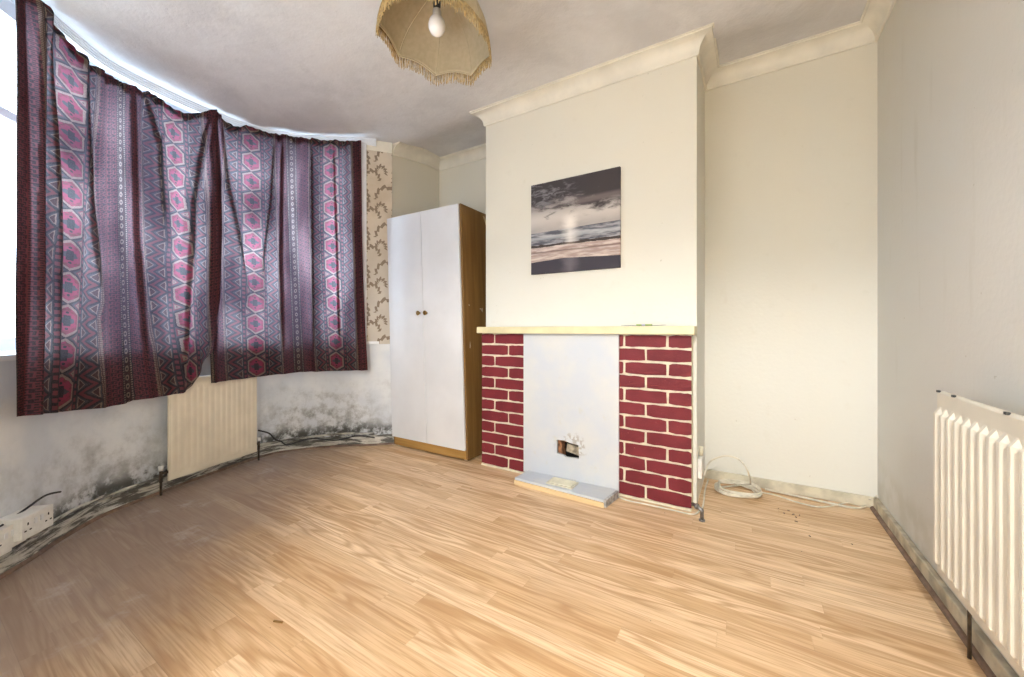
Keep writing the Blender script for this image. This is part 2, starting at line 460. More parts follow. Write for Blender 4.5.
M_doorw = plain('white_laminate_door', (.67,.68,.71), .42, var=.04, scale=3)
M_carc = m_wood('brown_wood_grain_laminate', (.165,.085,.024), (.235,.13,.04))
M_plinth = m_wood('honey_wood_plinth', (.30,.16,.04), (.40,.235,.075), 'x')
M_brass = plain('aged_brass', (.36,.22,.07), .35, 1, var=.2, scale=60)
M_strip = m_wood('brown_bead', (.13,.08,.055), (.25,.165,.12), 'x')
M_shade = None
def m_shade():
    m = Mat('gold_shade_fabric'); x, y, z = m.coords(); n = m.noise(m.vec(x, y, z), 60, 3)
    c = m.mix(n.step(.3, .7), (.46,.39,.26), (.54,.46,.32))
    b = m.bsdf(c, .7, spec=.3, final=False); t = m.n('ShaderNodeBsdfTranslucent'); m.put(t.inputs[0], (.55,.45,.28))
    ms = m.n('ShaderNodeMixShader'); ms.inputs[0].default_value = .35
    m.link(b, ms.inputs[1]); m.link(t.outputs[0], ms.inputs[2]); m.link(ms.outputs[0], m.out.inputs[0]); return m.m
M_shade = m_shade()
M_fringe = plain('gold_fringe', (.47,.33,.14), .6, var=.25, scale=90)
M_bulb = plain('pearl_bulb_glass', (.86,.84,.82), .15, var=.02)
M_green = plain('green_paper', (.30,.42,.10), .6)
M_darkp = plain('dark_print', (.03,.03,.03), .5)
def m_glass():
    m = Mat('frosted_pane'); x, y, z = m.coords()
    g = m.n('ShaderNodeBsdfTransparent'); m.put(g.inputs[0], (.93,.96,1.0,1))
    t = m.n('ShaderNodeBsdfTranslucent'); m.put(t.inputs[0], (.9,.95,1,1))
    gl = m.n('ShaderNodeBsdfGlossy'); gl.inputs['Roughness'].default_value = .1
    n = m.noise(m.vec(x, y, z), 25, 4).step(.4, .6)
    a = m.n('ShaderNodeMixShader'); m.put(a.inputs[0], n*.25+.15); m.link(g.outputs[0], a.inputs[1]); m.link(t.outputs[0], a.inputs[2])
    b = m.n('ShaderNodeMixShader'); b.inputs[0].default_value = .05; m.link(a.outputs[0], b.inputs[1]); m.link(gl.outputs[0], b.inputs[2])
    m.link(b.outputs[0], m.out.inputs[0]); return m.m
M_glass = m_glass()
# ------------------------------------------------------------------ room shell
bm = NB(); box(bm, -3.35, 1.6, -2.4, 2.95, -.06, 0); structure(obj('floor', bm, M_floor))
# ceiling: gently sagging grid with a little thickness above
bm = NB(); nx, ny = 56, 60; vs = {}
x0, x1, y0, y1 = -3.30, .72, YBACK-.1, 2.86
for i in range(nx+1):
    for j in range(ny+1):
        x = x0+(x1-x0)*i/nx; y = y0+(y1-y0)*j/ny
        zz = ceil_z(x, y)+.004*noise.noise(Vector((x*1.6, y*1.6, 3)))
        vs[i, j, 0] = bm.verts.new((x, y, zz)); vs[i, j, 1] = bm.verts.new((x, y, zz+.12))
for k in (0, 1):
    for i in range(nx):
        for j in range(ny):
            f = bm.faces.new([vs[i, j, k], vs[i+1, j, k], vs[i+1, j+1, k], vs[i, j+1, k]]); f.smooth = True
for i in range(nx):
    for j in (0, ny): bm.faces.new([vs[i, j, 0], vs[i+1, j, 0], vs[i+1, j, 1], vs[i, j, 1]])
for j in range(ny):
    for i in (0, nx): bm.faces.new([vs[i, j, 0], vs[i, j+1, 0], vs[i, j+1, 1], vs[i, j, 1]])
structure(obj('ceiling', bm, W_ceil))
ZT = 2.50
bm = NB(); box(bm, XR, XR+.12, YBACK-.1, YB+.12, 0, ZT); structure(obj('wall_right', bm, W_grey))
bm = NB(); box(bm, BX1, XR, YB, YB+.12, 0, ZT); structure(obj('wall_alcove_right', bm, W_cream))
bm = NB(); box(bm, XL-.12, BX0, YBL, YBL+.12, 0, ZT); structure(obj('wall_alcove_left', bm, W_cream))
# chimney breast with a hearth opening behind the board
bm = NB()
hx0, hx1, hz0, hz1 = -.96, -.78, .17, .31
box(bm, BX0, hx0-.1, BY, YBL, 0, ZT); box(bm, hx1+.1, BX1, BY, YBL, 0, ZT)
box(bm, hx0-.1, hx1+.1, BY, YBL, .5, ZT); box(bm, hx0-.1, hx1+.1, BY+.12, YBL, 0, .5)
structure(obj('wall_chimney_breast', bm, W_cream))
bm = NB(); box(bm, XL-.12, XL, 2.14, YBL, 0, ZT); structure(obj('wall_left', bm, W_cream))
# pier between bay and alcove: painted below the sill line, wallpaper above
pa, pb = Vector((-2.60, 1.955)), Vector((-2.45, 2.142))
pa = Cc[59]; pb = Vector((-2.435, 2.145))
d = (pb-pa).normalized(); nrm = Vector((d.y, -d.x))
bm = NB()
def pier(bm, z0, z1, out=0., mi=0, a=pa, b=pb):
    dd = (b-a).normalized(); nn = Vector((-dd.y, dd.x))
    p = a-nn*out; q = b-nn*out
    obox(bm, (p.x, p.y, z0), (q.x-p.x, q.y-p.y, 0), (nn.x*(.11+out), nn.y*(.11+out), 0), (0, 0, z1-z0), mi)
pier(bm, .80, 2.335, .004, 0); pier(bm, 2.335, ZT, 0, 1)
structure(obj('wall_pier', bm, [M_paper, M_cornice]))
# lower bay wall (below the sill)
Uc = offset(Cc, .09)      # window plane, outside the rail
SILL = .80
bm = NB()
Lw = offset(Lc, .022)
Uo = offset(Cc, .20)
for i in range(N-1):
    a, b, c_, d_ = Lw[i], Lw[i+1], Uo[i+1], Uo[i]
    if i > 60: c_ = Lw[i+1]+(Uo[i+1]-Lw[i+1]); d_ = Lw[i]+(Uo[i]-Lw[i])
    hexa(bm, [(a.x,a.y,0),(b.x,b.y,0),(c_.x,c_.y,0),(d_.x,d_.y,0),(a.x,a.y,SILL),(b.x,b.y,SILL),(c_.x,c_.y,SILL),(d_.x,d_.y,SILL)])
bmesh.ops.remove_doubles(bm, verts=bm.verts[:], dist=1e-5)
structure(obj('wall_bay', bm, W_bay))
# sill board
NW = 59                  # window ends at the pier
bm = NB()
Li, Ui = offset(Lc, -.004), offset(Cc, .07)
for i in range(0, NW+1):
    a, b, c_, d_ = Li[i], Li[i+1], Ui[i+1], Ui[i]
    hexa(bm, [(a.x,a.y,SILL),(b.x,b.y,SILL),(c_.x,c_.y,SILL),(d_.x,d_.y,SILL),(a.x,a.y,SILL+.022),(b.x,b.y,SILL+.022),(c_.x,c_.y,SILL+.022),(d_.x,d_.y,SILL+.022)])
bmesh.ops.remove_doubles(bm, verts=bm.verts[:], dist=1e-5)
sill = structure(obj('trim_1', bm, M_frame), 'white window sill board following the curve of the bay', 'window sill')
# window: one framed window following the bow
win = bpy.data.objects.new('window_1', None); C.objects.link(win); win['kind'] = 'structure'
win['label'] = 'white framed bay window hidden behind the patterned curtains'; win['category'] = 'window'
WZ0, WZ1 = SILL+.022, 2.385
def strip(bm, idx, n0, n1, z0, z1):
    A = offset(Cc, n0); B = offset(Cc, n1)
    for i in idx:
        a, b, c_, d_ = A[i], A[i+1], B[i+1], B[i]
        hexa(bm, [(a.x,a.y,z0),(b.x,b.y,z0),(c_.x,c_.y,z0),(d_.x,d_.y,z0),(a.x,a.y,z1),(b.x,b.y,z1),(c_.x,c_.y,z1),(d_.x,d_.y,z1)])
bm = NB()
strip(bm, range(0, NW), .075, .135, WZ0, WZ0+.06); strip(bm, range(0, NW), .075, .135, WZ1-.07, WZ1)
strip(bm, range(0, NW), .085, .125, 1.86, 1.90)
for i in (0, 2, 3, 4, 15, 26, 37, 48, NW-1): strip(bm, [i], .07, .14, WZ0, WZ1)
bmesh.ops.remove_doubles(bm, verts=bm.verts[:], dist=1e-5)
obj('window_frame', bm, M_frame, win)
bm = NB(); strip(bm, range(0, NW), .100, .106, WZ0+.05, WZ1-.05)
bmesh.ops.remove_doubles(bm, verts=bm.verts[:], dist=1e-5); obj('pane', bm, M_glass, win)
bm = NB(); strip(bm, range(0, 60), .07, .16, WZ1, 2.41); obj('wall_bay_head', bm, M_frame)['kind'] = 'structure'
# jamb casing where window meets the pier
bm = NB(); p = Cc[NW-1]; q = Cc[NW]; dd = (q-p).normalized(); nn = Vector((dd.y, -dd.x))
obox(bm, (p.x+nn.x*.012, p.y+nn.y*.012, SILL+.022), (dd.x*.045, dd.y*.045, 0), (-nn.x*.09, -nn.y*.09, 0), (0,0,1.56))
structure(obj('trim_2', bm, M_frame, bevel=.004), 'white window casing strip beside the wallpapered pier', 'casing')
# wall strip closing the near end of the bay and the wall beyond (behind the camera side)
bm = NB(); box(bm, -2.40, -2.28, YBACK-.1, .13, 0, ZT); structure(obj('wall_near_left', bm, W_cream))
# wall behind the camera, doorway in it
DX0, DX1, DZ = -.37, .50, 2.0
bm = NB(); box(bm, -2.40, DX0, YBACK-.1, YBACK, 0, ZT); box(bm, DX1, XR, YBACK-.1, YBACK, 0, ZT); box(bm, DX0, DX1, YBACK-.1, YBACK, DZ, ZT)
structure(obj('wall_back', bm, W_cream))
bm = NB(); box(bm, -1.1, 1.5, -2.3, -2.2, 0, 2.5); box(bm, -1.2, -1.1, -2.3, YBACK-.1, 0, 2.5); box(bm, 1.5, 1.6, -2.3, YBACK-.1, 0, 2.5); box(bm, -1.2, 1.6, -2.3, YBACK-.1, 2.5, 2.6)
structure(obj('wall_hall', bm, W_cream))
# cornice
path = [Vector(p) for p in [(XL, 2.16), (XL, YBL), (BX0, YBL), (BX0, BY), (BX1, BY), (BX1, YB), (XR, YB), (XR, YBACK)]]
prof = [(0, -.085), (.008, -.085), (.012, -.078)]
for k in range(9):
    a = k/8*PI/2
    prof.append((.012+.063*(1-math.cos(a)), -.078+.066*math.sin(a)))
prof += [(.077, -.006), (.085, -.006), (.085, .03), (0, .03)]
# densify the path so that it follows the ceiling
P2 = []
for a, b in zip(path, path[1:]):
    n = max(1, int((b-a).length/.15))
    for k in range(n): P2.append(a.lerp(b, k/n))
P2.append(path[-1])
bm = NB(); sweep(bm, P2, prof, 0, lambda x, y: ceil_z(x+.0, y-.03 if y > 2 else y))
o = structure(obj('trim_3', bm, M_cornice, smooth_ang=40), 'cream coved cornice running round alcoves and chimney breast', 'cornice')
# curtain rail: ribbed white strip on the bay ceiling
bm = NB()
prof = [(-.03, .06), (.016, .06)]
for k in range(4):
    x_ = .016-.004*k; z_ = -.012*k
    prof += [(x_, z_+.002), (x_, z_-.008), (x_-.006, z_-.0085), (x_-.006, z_-.0105)]
prof += [(-.03, -.05)]
sweep(bm, Cc[0:NW+3], prof, 0, lambda x, y: 2.42)
rail = obj('curtain_rail', bm, M_frame)
tag(rail, 'white ribbed curtain rail curving along the bay ceiling above the curtains', 'curtain rail')
# ------------------------------------------------------------------ skirtings
bm = NB(); prof = []
rp = [Vector((p.x, p.y)) for p in Lc]
prof = [(-.02, 0), (.0, 0), (.0, .018), (-.004, .040), (-.003, .055), (-.010, .072), (-.020, .076)]
rings = []
pp = resample(Lc, 160)
pp[-1] = Lc[-1]
def wob(p, s): return .004*noise.noise(Vector((p.x*9, p.y*9, s*3)))
bmw = NB(); sweep(bmw, pp, prof)
for v in bmw.verts:
    if v.co.z > .01: v.co.z += wob(v.co, 1)*2; v.co.x += wob(v.co, 2)
structure(obj('baseboard_bay', bmw, M_skirt), 'mouldy painted skirting board curving round the bay', 'skirting board')
bm = NB(); sweep(bm, pp, [(.0, 0), (.012, 0), (.011, .006), (.006, .011), (.0, .012)])
structure(obj('trim_4', bm, M_strip, smooth_ang=50), 'thin brown floor beading along the bay skirting', 'beading')
bm = NB(); box(bm, BX1, XR, YB-.018, YB, 0, .055); structure(obj('baseboard_alcove', bm, plain('alcove_skirting_paint', (.60,.565,.46), .5, var=.15, scale=12), bevel=.003))
M_sk2 = plain('grubby_skirting_paint', (.56,.51,.40), .6, var=.22, scale=14)
bm = NB(); box(bm, XR-.02, XR, YBACK, YB-.018, 0, .06); structure(obj('baseboard_right', bm, M_sk2, bevel=.004))
bm = NB(); sweep(bm, [Vector((XR-.02, YB-.02)), Vector((XR-.02, YBACK))], [(0, 0), (.014, 0), (.012, .007), (.007, .012), (0, .013)])
structure(obj('trim_5', bm, M_strip), 'brown quarter-round floor beading along the right wall', 'beading')
# ------------------------------------------------------------------ curtains
RP1 = Vector((-2.806+.060, .816)); RD = Vector((-2.974+2.806, 1.448-.816)).normalized(); RN = Vector((RD.y, -RD.x))
CcI = offset(Cc, -.026); LcI = offset(Lc, -.060)
BcI = []
for p in offset(Lc, -.085):
    al = (p-RP1).dot(RD); ds = (p-RP1).dot(RN)
    w_ = smooth((al+.35)/.25)*smooth((.95-al)/.3)
    BcI.append(p+RN*max(0, .035-ds)*w_)
def plan(z):
    if z > .84:
        t = min(1, (z-.84)/(2.33-.84)); return [a.lerp(b, t) for a, b in zip(LcI, CcI)]
    t = smooth((.84-z)/.18); return [a.lerp(b, t) for a, b in zip(LcI, BcI)]
def hit(pl, u):
    r = ray(u); r = Vector((r.x, r.y))
    for i in range(len(pl)-1):
        a, b = pl[i], pl[i+1]
        ca = r.x*a.y-r.y*a.x; cb = r.x*b.y-r.y*b.x
        if ca*cb <= 0 and a.dot(r) > 0:
            k = ca/(ca-cb) if ca != cb else 0
            p = a.lerp(b, k); return p, p.length/r.length, (b-a).normalized()
    e = pl[0] if (r.x*pl[0].y-r.y*pl[0].x)**2 < (r.x*pl[-1].y-r.y*pl[-1].x)**2 else pl[-1]
    j = (pl[1]-pl[0]) if e is pl[0] else (pl[-1]-pl[-2])
    return e.copy(), e.length/r.length, j.normalized()
def surf(u, v, disp, over):
    z = 1.5
    for _ in range(6):
        p, d, tg = hit(plan(z), u); z = H-(v-HY)*d/FPX
    n = Vector((tg.y, -tg.x)); p = p+n*disp
    return Vector((p.x, p.y, z))
RAD_U = (160, 262)
def curtain(name, cols, top, bot, edgemid, folds, label, tape):
    """cols: (s, x_top, x_mid, x_bot); top: v(x); bot: v(x) ; folds: list of (polyline in (x,v), width, depth)"""
    NXc, NYc = 260, 150
    tt = [(c[0], c[1]) for c in cols]; tm = [(c[0], c[2]) for c in cols]; tb = [(c[0], c[3]) for c in cols]
    def sm(tab):
        P = catmull([Vector((a, b, 0)) for a, b in tab], 8); return [(p.x, p.y) for p in P]
    tt, tm, tb = sm(tt), sm(tm), sm(tb)
    s0, s1 = cols[0][0], cols[-1][0]
    bm = NB(); uvl = bm.loops.layers.uv.new('UVMap'); G = []; UV = {}; LAY = {}
    for j in range(NYc+1):
        row = []; w = j/NYc
        for i in range(NXc+1):
            s = s0+(s1-s0)*i/NXc
            xt, xm, xb = lin(tt, s), lin(tm, s), lin(tb, s)
            vt, vb = lin(top, xt), (bot(s, xb) if callable(bot) else lin(bot, xb))
            # quadratic through the three x values (mid at w = .6)
            wm = .6
            a0 = (w-wm)*(w-1)/(wm); a1 = w*(w-1)/(wm*(wm-1)); a2 = w*(w-wm)/(1-wm)
            x = xt*a0+xm*a1+xb*a2; v = vt+(vb-vt)*w
            disp = 0.
            for pl, wd, dp in folds:
                vv = [q[1] for q in pl]
                if v < vv[0]-12 or v > vv[-1]+20: 
                    continue
                xc = lin([(q[1], q[0]) for q in pl], v)
                fade = smooth((v-vv[0]+12)/14)*smooth((vv[-1]+20-v)/20)
                k = (x-xc)/wd
                disp += dp*math.exp(-k*k)*fade
            disp += .006*math.sin(s*58+.6*math.sin(w*4))*smooth(w*3)+.006*noise.noise(Vector((s*14, w*3.2, 1.3)))
            disp += .012*noise.noise(Vector((s*6, w*1.4, 7)))
            if w < .10: disp += .010*(1-w/.10)*math.sin(s*150)*.5
            # over the radiator and near the hem the cloth stands off further
            disp = max(-.012, disp)
            co = surf(x, v, disp, 0)
            lay = (s < s0+tape[0]) or (s > s1-tape[1]) or (w < .028+.006*math.sin(s*40))
            for pl, wd, dp in folds:
                if dp > .018 and pl[0][1]-4 < v < pl[-1][1]+6 and abs(x-lin([(q[1], q[0]) for q in pl], v)+wd*.35) < wd*.50*smooth((v-pl[0][1]+4)/30)*smooth((pl[-1][1]+6-v)/60): lay = True
            LAY[(i, j)] = lay
            vt_ = bm.verts.new(co); row.append(vt_); UV[vt_] = (s, co.z*1.02+.02*math.sin(s*9))
        G.append(row)
    for j in range(NYc):
        for i in range(NXc):
            f = bm.faces.new((G[j][i], G[j][i+1], G[j+1][i+1], G[j+1][i])); f.smooth = True
            for l in f.loops: l[uvl].uv = UV[l.vert]
    UVG = [[UV[v_] for v_ in r_] for r_ in G]
    me = bpy.data.meshes.new(name); bm.to_mesh(me); bm.free(); me.materials.append(M_curt)
    o = bpy.data.objects.new(name, me); C.objects.link(o)
    tag(o, label, 'curtain')
    bm = NB(); uvl = bm.loops.layers.uv.new('UVMap'); me.calc_loop_triangles(); seen = {}
    W_ = NXc+1
    for j in range(NYc):
        for i in range(NXc):
            if LAY[(i, j)] and LAY[(i+1, j+1)]:
                q = []
                for a_, b_ in ((i, j), (i+1, j), (i+1, j+1), (i, j+1)):
                    if (a_, b_) not in seen:
                        vx = me.vertices[b_*W_+a_]; nn = Vector((vx.co.x, vx.co.y, 0)).normalized()
                        seen[(a_, b_)] = bm.verts.new(vx.co+nn*.006)
                    q.append((seen[(a_, b_)], UVG[b_][a_]))
                f = bm.faces.new([t_[0] for t_ in q]); f.smooth = True
                for l, t_ in zip(f.loops, q): l[uvl].uv = t_[1]
    m2 = bpy.data.meshes.new('hem_backing'); bm.to_mesh(m2); bm.free(); m2.materials.append(M_curt)  # second cloth layer: hems, plus fold strips added to darken the backlight
    h = bpy.data.objects.new('hem_backing', m2); C.objects.link(h); h.parent = o
    return o
cl = [(-.27,16,15,12),(-.16,32,35,33),(-.06,53,52,49),(0,71,69,62),(.06,85,84,75),(.155,99,97,103),(.25,117,117,122),(.30,122,125,131),
      (.35,126,129,137),(.435,141,142,158),(.46,145,149,164),(.54,160,171,180),(.60,171,183,192),(.66,184,192,199),(.75,201,207,204),(.80,207,214,207),(.84,213,220,209)]
topl = [(18,-14),(35,0),(47,14),(60,32),(75,48),(82,53),(92,65),(99,67),(105,72),(118,80),(121,81),(138,90),(141,93),(146,91),(160,98),(172,108),(185,113),(200,113),(208,111),(214,112)]
def botl(s, x):
    return lin([(-.27,417),(-.16,415),(0,412),(.155,408),(.30,402),(.46,396),(.54,393),(.60,386),(.66,376),(.75,360),(.80,349),(.84,336)], s)
fl = [([(36,0),(34,200),(33,415)], 5, .035), ([(28,0),(26,415)], 3, -.012), ([(40,10),(47,120),(54,260),(50,415)], 3.5, .030),
      ([(90,66),(95,150),(90,260),(88,330)], 4, -.016), ([(84,60),(92,200),(98,300)], 3.5, .022), ([(101,70),(102,400)], 3, .012),
      ([(122,82),(124,240),(132,400)], 4, -.012), ([(132,85),(137,240),(150,400)], 6, .020), ([(143,92),(147,250),(150,330)], 3, -.016),
      ([(208,112),(185,190),(178,260),(172,330)], 3.5, -.020), ([(210,112),(192,200),(188,280),(180,390)], 4.5, .034), ([(211,112),(203,200),(196,290)], 3, -.014),
      ([(145,95),(160,150),(166,240)], 5, .022), ([(204,112),(172,122),(150,150)], 5, .012), ([(212,112),(213,200),(214,300),(206,345)], 4, .030), ([(214,112),(218,200),(218,300),(209,350)], 9, .022)]
curtain('curtain', cl, topl, botl, None, fl, 'wine red and slate kilim-patterned curtain, left of the pair, with medallions and a swagged corner', (.075, .05))
cr = [(-.27,213,208,208),(-.165,223,221,226),(-.06,240,243,247),(0,250.5,254,258),(.06,261,265,268),(.155,274,279,283),(.25,286,290,294),(.30,291,295,299),(.35,297,300,305),
      (.435,308,310,316),(.54,322,324,329),(.60,331,333.5,337),(.66,340,343,346),(.755,352,355,358),(.80,362,364,368)]
topr = [(213,112),(222,118),(232,126),(240,127),(246,125),(258,129),(270,133),(285,136),(300,138),(320,140),(340,141),(362,142)]
botr = [(208,383),(226,381),(250,378),(290,373),(300,372),(368,370)]
fr_ = [([(214,112),(214,240),(212,383)], 4, .034), ([(219,112),(228,190),(240,250),(246,290)], 3, .026), ([(222,112),(236,190),(246,262)], 3, -.014),
       ([(276,134),(272,200),(264,260),(262,300)], 3, .022), ([(285,136),(283,260),(286,373)], 5, .034), ([(279,136),(277,373)], 3, -.014),
       ([(300,138),(303,372)], 6, .012), ([(314,139),(316,370)], 3.5, .026), ([(309,139),(311,370)], 3, -.012), ([(336,141),(342,370)], 3.5, .022),
       ([(350,141),(352,370)], 5, .016), ([(360,141),(363,370)], 3.5, .030), ([(230,126),(255,150),(262,170)], 5, .014)]
curtain('curtain', cr, topr, botr, None, fr_, 'wine red and slate kilim-patterned curtain, right of the pair, straight hem over radiator', (.04, .05))
# ------------------------------------------------------------------ radiators
def radiator(root, O, T, Nn, L, z0, z1, pitch, M, depth=.0, gdepth=.010, arch=True):
    """O: 2D far end of front face; T along; Nn outwards (to the room)"""
    T3 = Vector((T.x, T.y, 0)); N3 = Vector((Nn.x, Nn.y, 0)); O3 = Vector((O.x, O.y, 0))
    xs = [(0, 0, 0)]; n = int(round((L-.02)/pitch)); p = (L-.02)/n
    for k in range(n):
        a = .01+k*p
        xs += [(a+p*.04, 0, 0), (a+p*.14, gdepth, k), (a+p*.44, gdepth, k), (a+p*.84, 0, 0)]
    xs += [(L, 0, 0)]
    zs = [(z0, 0), (z0+.022, 0), (z0+.040, 1), (z1-.065, 1), (z1-.045, .0), (z1-.006, 0), (z1, -1)]
    bm = NB(); G = []
    for z, k in zs:
        row = []
        for x, g, _ in xs:
            dd = g*k if k >= 0 else -.005
            row.append(bm.verts.new(O3+T3*x+N3*dd+Vector((0, 0, z))))
        G.append(row)
    for A, B in zip(G, G[1:]):
        for i in range(len(xs)-1): bm.faces.new((A[i], A[i+1], B[i+1], B[i]))
    # back, sides, top roll
    back = []
    for z, k in zs: back.append((bm.verts.new(O3-N3*.014+Vector((0,0,z))), bm.verts.new(O3+T3*L-N3*.014+Vector((0,0,z)))))
    for (a, b), (c_, d_), A, B in zip(back, back[1:], G, G[1:]):
        bm.faces.new((a, b, d_, c_)); bm.faces.new((A[0], B[0], c_, a)); bm.faces.new((A[-1], B[-1], d_, b))
    bm.faces.new([back[-1][0], back[-1][1]]+G[-1][::-1]); bm.faces.new([back[0][0], back[0][1]]+G[0][::-1])
    obj('panel', bm, M, root, bevel=.0015)
    for k in (.15, .85):   # wall brackets
        bm = NB()
        obox(bm, O3+T3*(L*k)-N3*.014+Vector((0,0,z0+.08)), T3*.03, -N3*(depth-.016), Vector((0,0,z1-z0-.16)))
        obj('bracket', bm, M, root)
# right wall radiator
XF = .485
top = at_x(937, 390.5, XF); bot = at_x(938, 573, XF)
ro = thing('radiator', 'white fluted panel radiator on the right hand wall', 'radiator', (XF, top.y-.6, 0))
radiator(ro, Vector((XF, top.y)), Vector((0, -1)), Vector((-1, 0)), 1.26, bot.z, top.z, .042, M_rad_r, XR-XF-.001, .013)
for yy in (top.y-.004, top.y-.10, top.y-.35):      # small chips in the paint along the top
    bm = NB(); box(bm, XF-.003, XF+.004, yy-.010, yy, top.z-.004, top.z+.002); obj('paint_chip', bm, M_darkp, ro)
v = NB(); vy = top.y-.02
tube(v, [(XF+.045, top.y-.05, bot.z+.06), (XF+.045, top.y+.006, bot.z+.06)], .009)
tube(v, [(XF+.045, top.y+.004, bot.z+.03), (XF+.045, top.y+.004, bot.z+.12)], .011)
obj('valve', v, M_chrome, ro)
v = NB(); p = at_x(946, 610, XF+.03)
tube(v, [(XF+.05, top.y-.045, bot.z+.02), (XF+.05, top.y-.045, .0)], .0045); tube(v, [(XF+.05, top.y-.045, bot.z-.05), (XF+.05, top.y-.045, bot.z-.01)], .009); obj('drain_pipe', v, M_copper, ro)
# bay radiator
a = Lc[0]
p1 = Vector((-2.806+.060, .816)); dr = Vector((-2.974+2.806, 1.448-.816)).normalized(); nr = Vector((dr.y, -dr.x))
def hitline(u):
    r = ray(u); den = r.x*dr.y-r.y*dr.x
    t = (p1.x*dr.y-p1.y*dr.x)/den; return Vector((r.x*t, r.y*t)), t
q0, t0 = hitline(169); q1, t1 = hitline(257)
zb = H-(478-HY)*t0/FPX; zb2 = H-(454-HY)*t1/FPX; zb = (zb+zb2)/2
zt = .635
rb = thing('radiator', 'cream panel radiator below the curtains in the bay', 'radiator', (q0.x, q0.y, 0))
radiator(rb, q0, dr, nr, (q1-q0).length, zb, zt, .034, M_rad_l, .060, .0022)
for q, sg, nm in ((q0, -1, 0), (q1, 1, 1)):
    v = NB(); c = q+dr*(sg*.028)-nr*.018
    tube(v, [(q.x-nr.x*.007-dr.x*sg*.0, q.y-nr.y*.007, zb+.05), (c.x, c.y, zb+.05)], .008)
    tube(v, [(c.x, c.y, zb+.0), (c.x, c.y, zb+.065)], .008); obj('valve', v, M_copper, rb)
    v = NB(); tube(v, [(c.x, c.y, zb+.065), (c.x, c.y, zb+.09)], .012, 14); obj('valve_cap', v, M_plastic, rb)
    v = NB(); tube(v, [(c.x, c.y, zb+.02), (c.x, c.y, 0)], .006); obj('pipe', v, M_copper, rb)
# pipes along the bay skirting
v = NB(); pipe = [(p.x, p.y, .094+.006*math.sin(i*.3)) for i, p in enumerate(offset(Lc, -.002)[6:60])]
tube(v, pipe, .008); tag(obj('skirting_pipe', v, M_skirt), 'painted heating pipe running above the bay skirting board', 'pipe')
# black cable by the radiator
i0 = min(range(N), key=lambda i: (Lc[i]-(q1+dr*.12)).length)
LL = offset(Lc, -.012); v = NB()
pts = [(LL[i0-2].x, LL[i0-2].y, .20), (LL[i0].x, LL[i0].y, .16), (LL[i0+1].x, LL[i0+1].y, .11), (LL[i0+2].x+.012, LL[i0+2].y, .085)]+[(LL[i].x+.012, LL[i].y, .070+.014*math.sin(i*.7)) for i in range(i0+3, 60, 2)]
tube(v, catmull(pts, 6), .005); tag(obj('cable', v, M_cableb), 'black cable looping down to the mouldy skirting right of the bay radiator', 'cable')
# ------------------------------------------------------------------ sockets in the bay
def socket(u, zc, label, blank=False, w=.146, dp=.036):
    i = min(range(2, N-2), key=lambda i: abs((lambda p: CX+FPX*(ct*p.x+st*p.y)/(-st*p.x+ct*p.y))(Lc[i])-u))
    p = Lc[i]; tg = (Lc[i+1]-Lc[i-1]).normalized(); nn = Vector((tg.y, -tg.x))
    t = thing('wall_socket', label, 'socket', (p.x, p.y, zc), 'sockets along the bay skirting')
    T3, N3, Z3 = Vector((tg.x, tg.y, 0)), Vector((nn.x, nn.y, 0)), Vector((0,0,1)); O = Vector((p.x, p.y, zc))
    b = NB(); obox(b, O-T3*w/2-N3*.03-Z3*.042, T3*w, N3*(.022+dp), Z3*.084); obj('back_box', b, M_plastic, t, bevel=.003)
    b = NB(); obox(b, O-T3*w/2+N3*(dp-.008)-Z3*.043+T3*-.001, T3*(w+.002), N3*.008, Z3*.086); fp = obj('face_plate', b, M_plastic, t, bevel=.003)
    if not blank:
        for sx in (-1, 1):
            b = NB(); c = O+T3*(sx*.042)+N3*(dp-.0005)-Z3*.004
            obox(b, c-T3*.0025+Z3*.012, T3*.005, N3*.0012, Z3*.010)
            obox(b, c-T3*.014-Z3*.010, T3*.008, N3*.0012, Z3*.005); obox(b, c+T3*.006-Z3*.010, T3*.008, N3*.0012, Z3*.005)
            obj('pin_holes', b, M_black, fp)
            b = NB(); obox(b, O+T3*(sx*.013-.006)+N3*(dp-.001)+Z3*.002, T3*.012, N3*.004, Z3*.022); obj('rocker_switch', b, M_frame, fp, bevel=.001)
    return t
socket(22, .168, 'white double socket beside the bay skirting, farther of the row and nearest the radiator', w=.128, dp=.062)
socket(1, .150, 'white double socket in the bay, middle of the row at the left edge', w=.13)
socket(-21, .140, 'white plate cut by the left edge of the photo, nearest of the socket row', True, .10)
v = NB(); LL = offset(Lc, -.006)
pts = [(LL[i].x, LL[i].y, z) for i, z in ((3, .192), (4, .200), (6, .218), (7, .226), (8, .228), (9, .222), (10, .212))]
tube(v, catmull(pts, 6), .004); tag(obj('cable', v, M_cableb), 'dark grey cable lying along the top of the double sockets', 'cable')
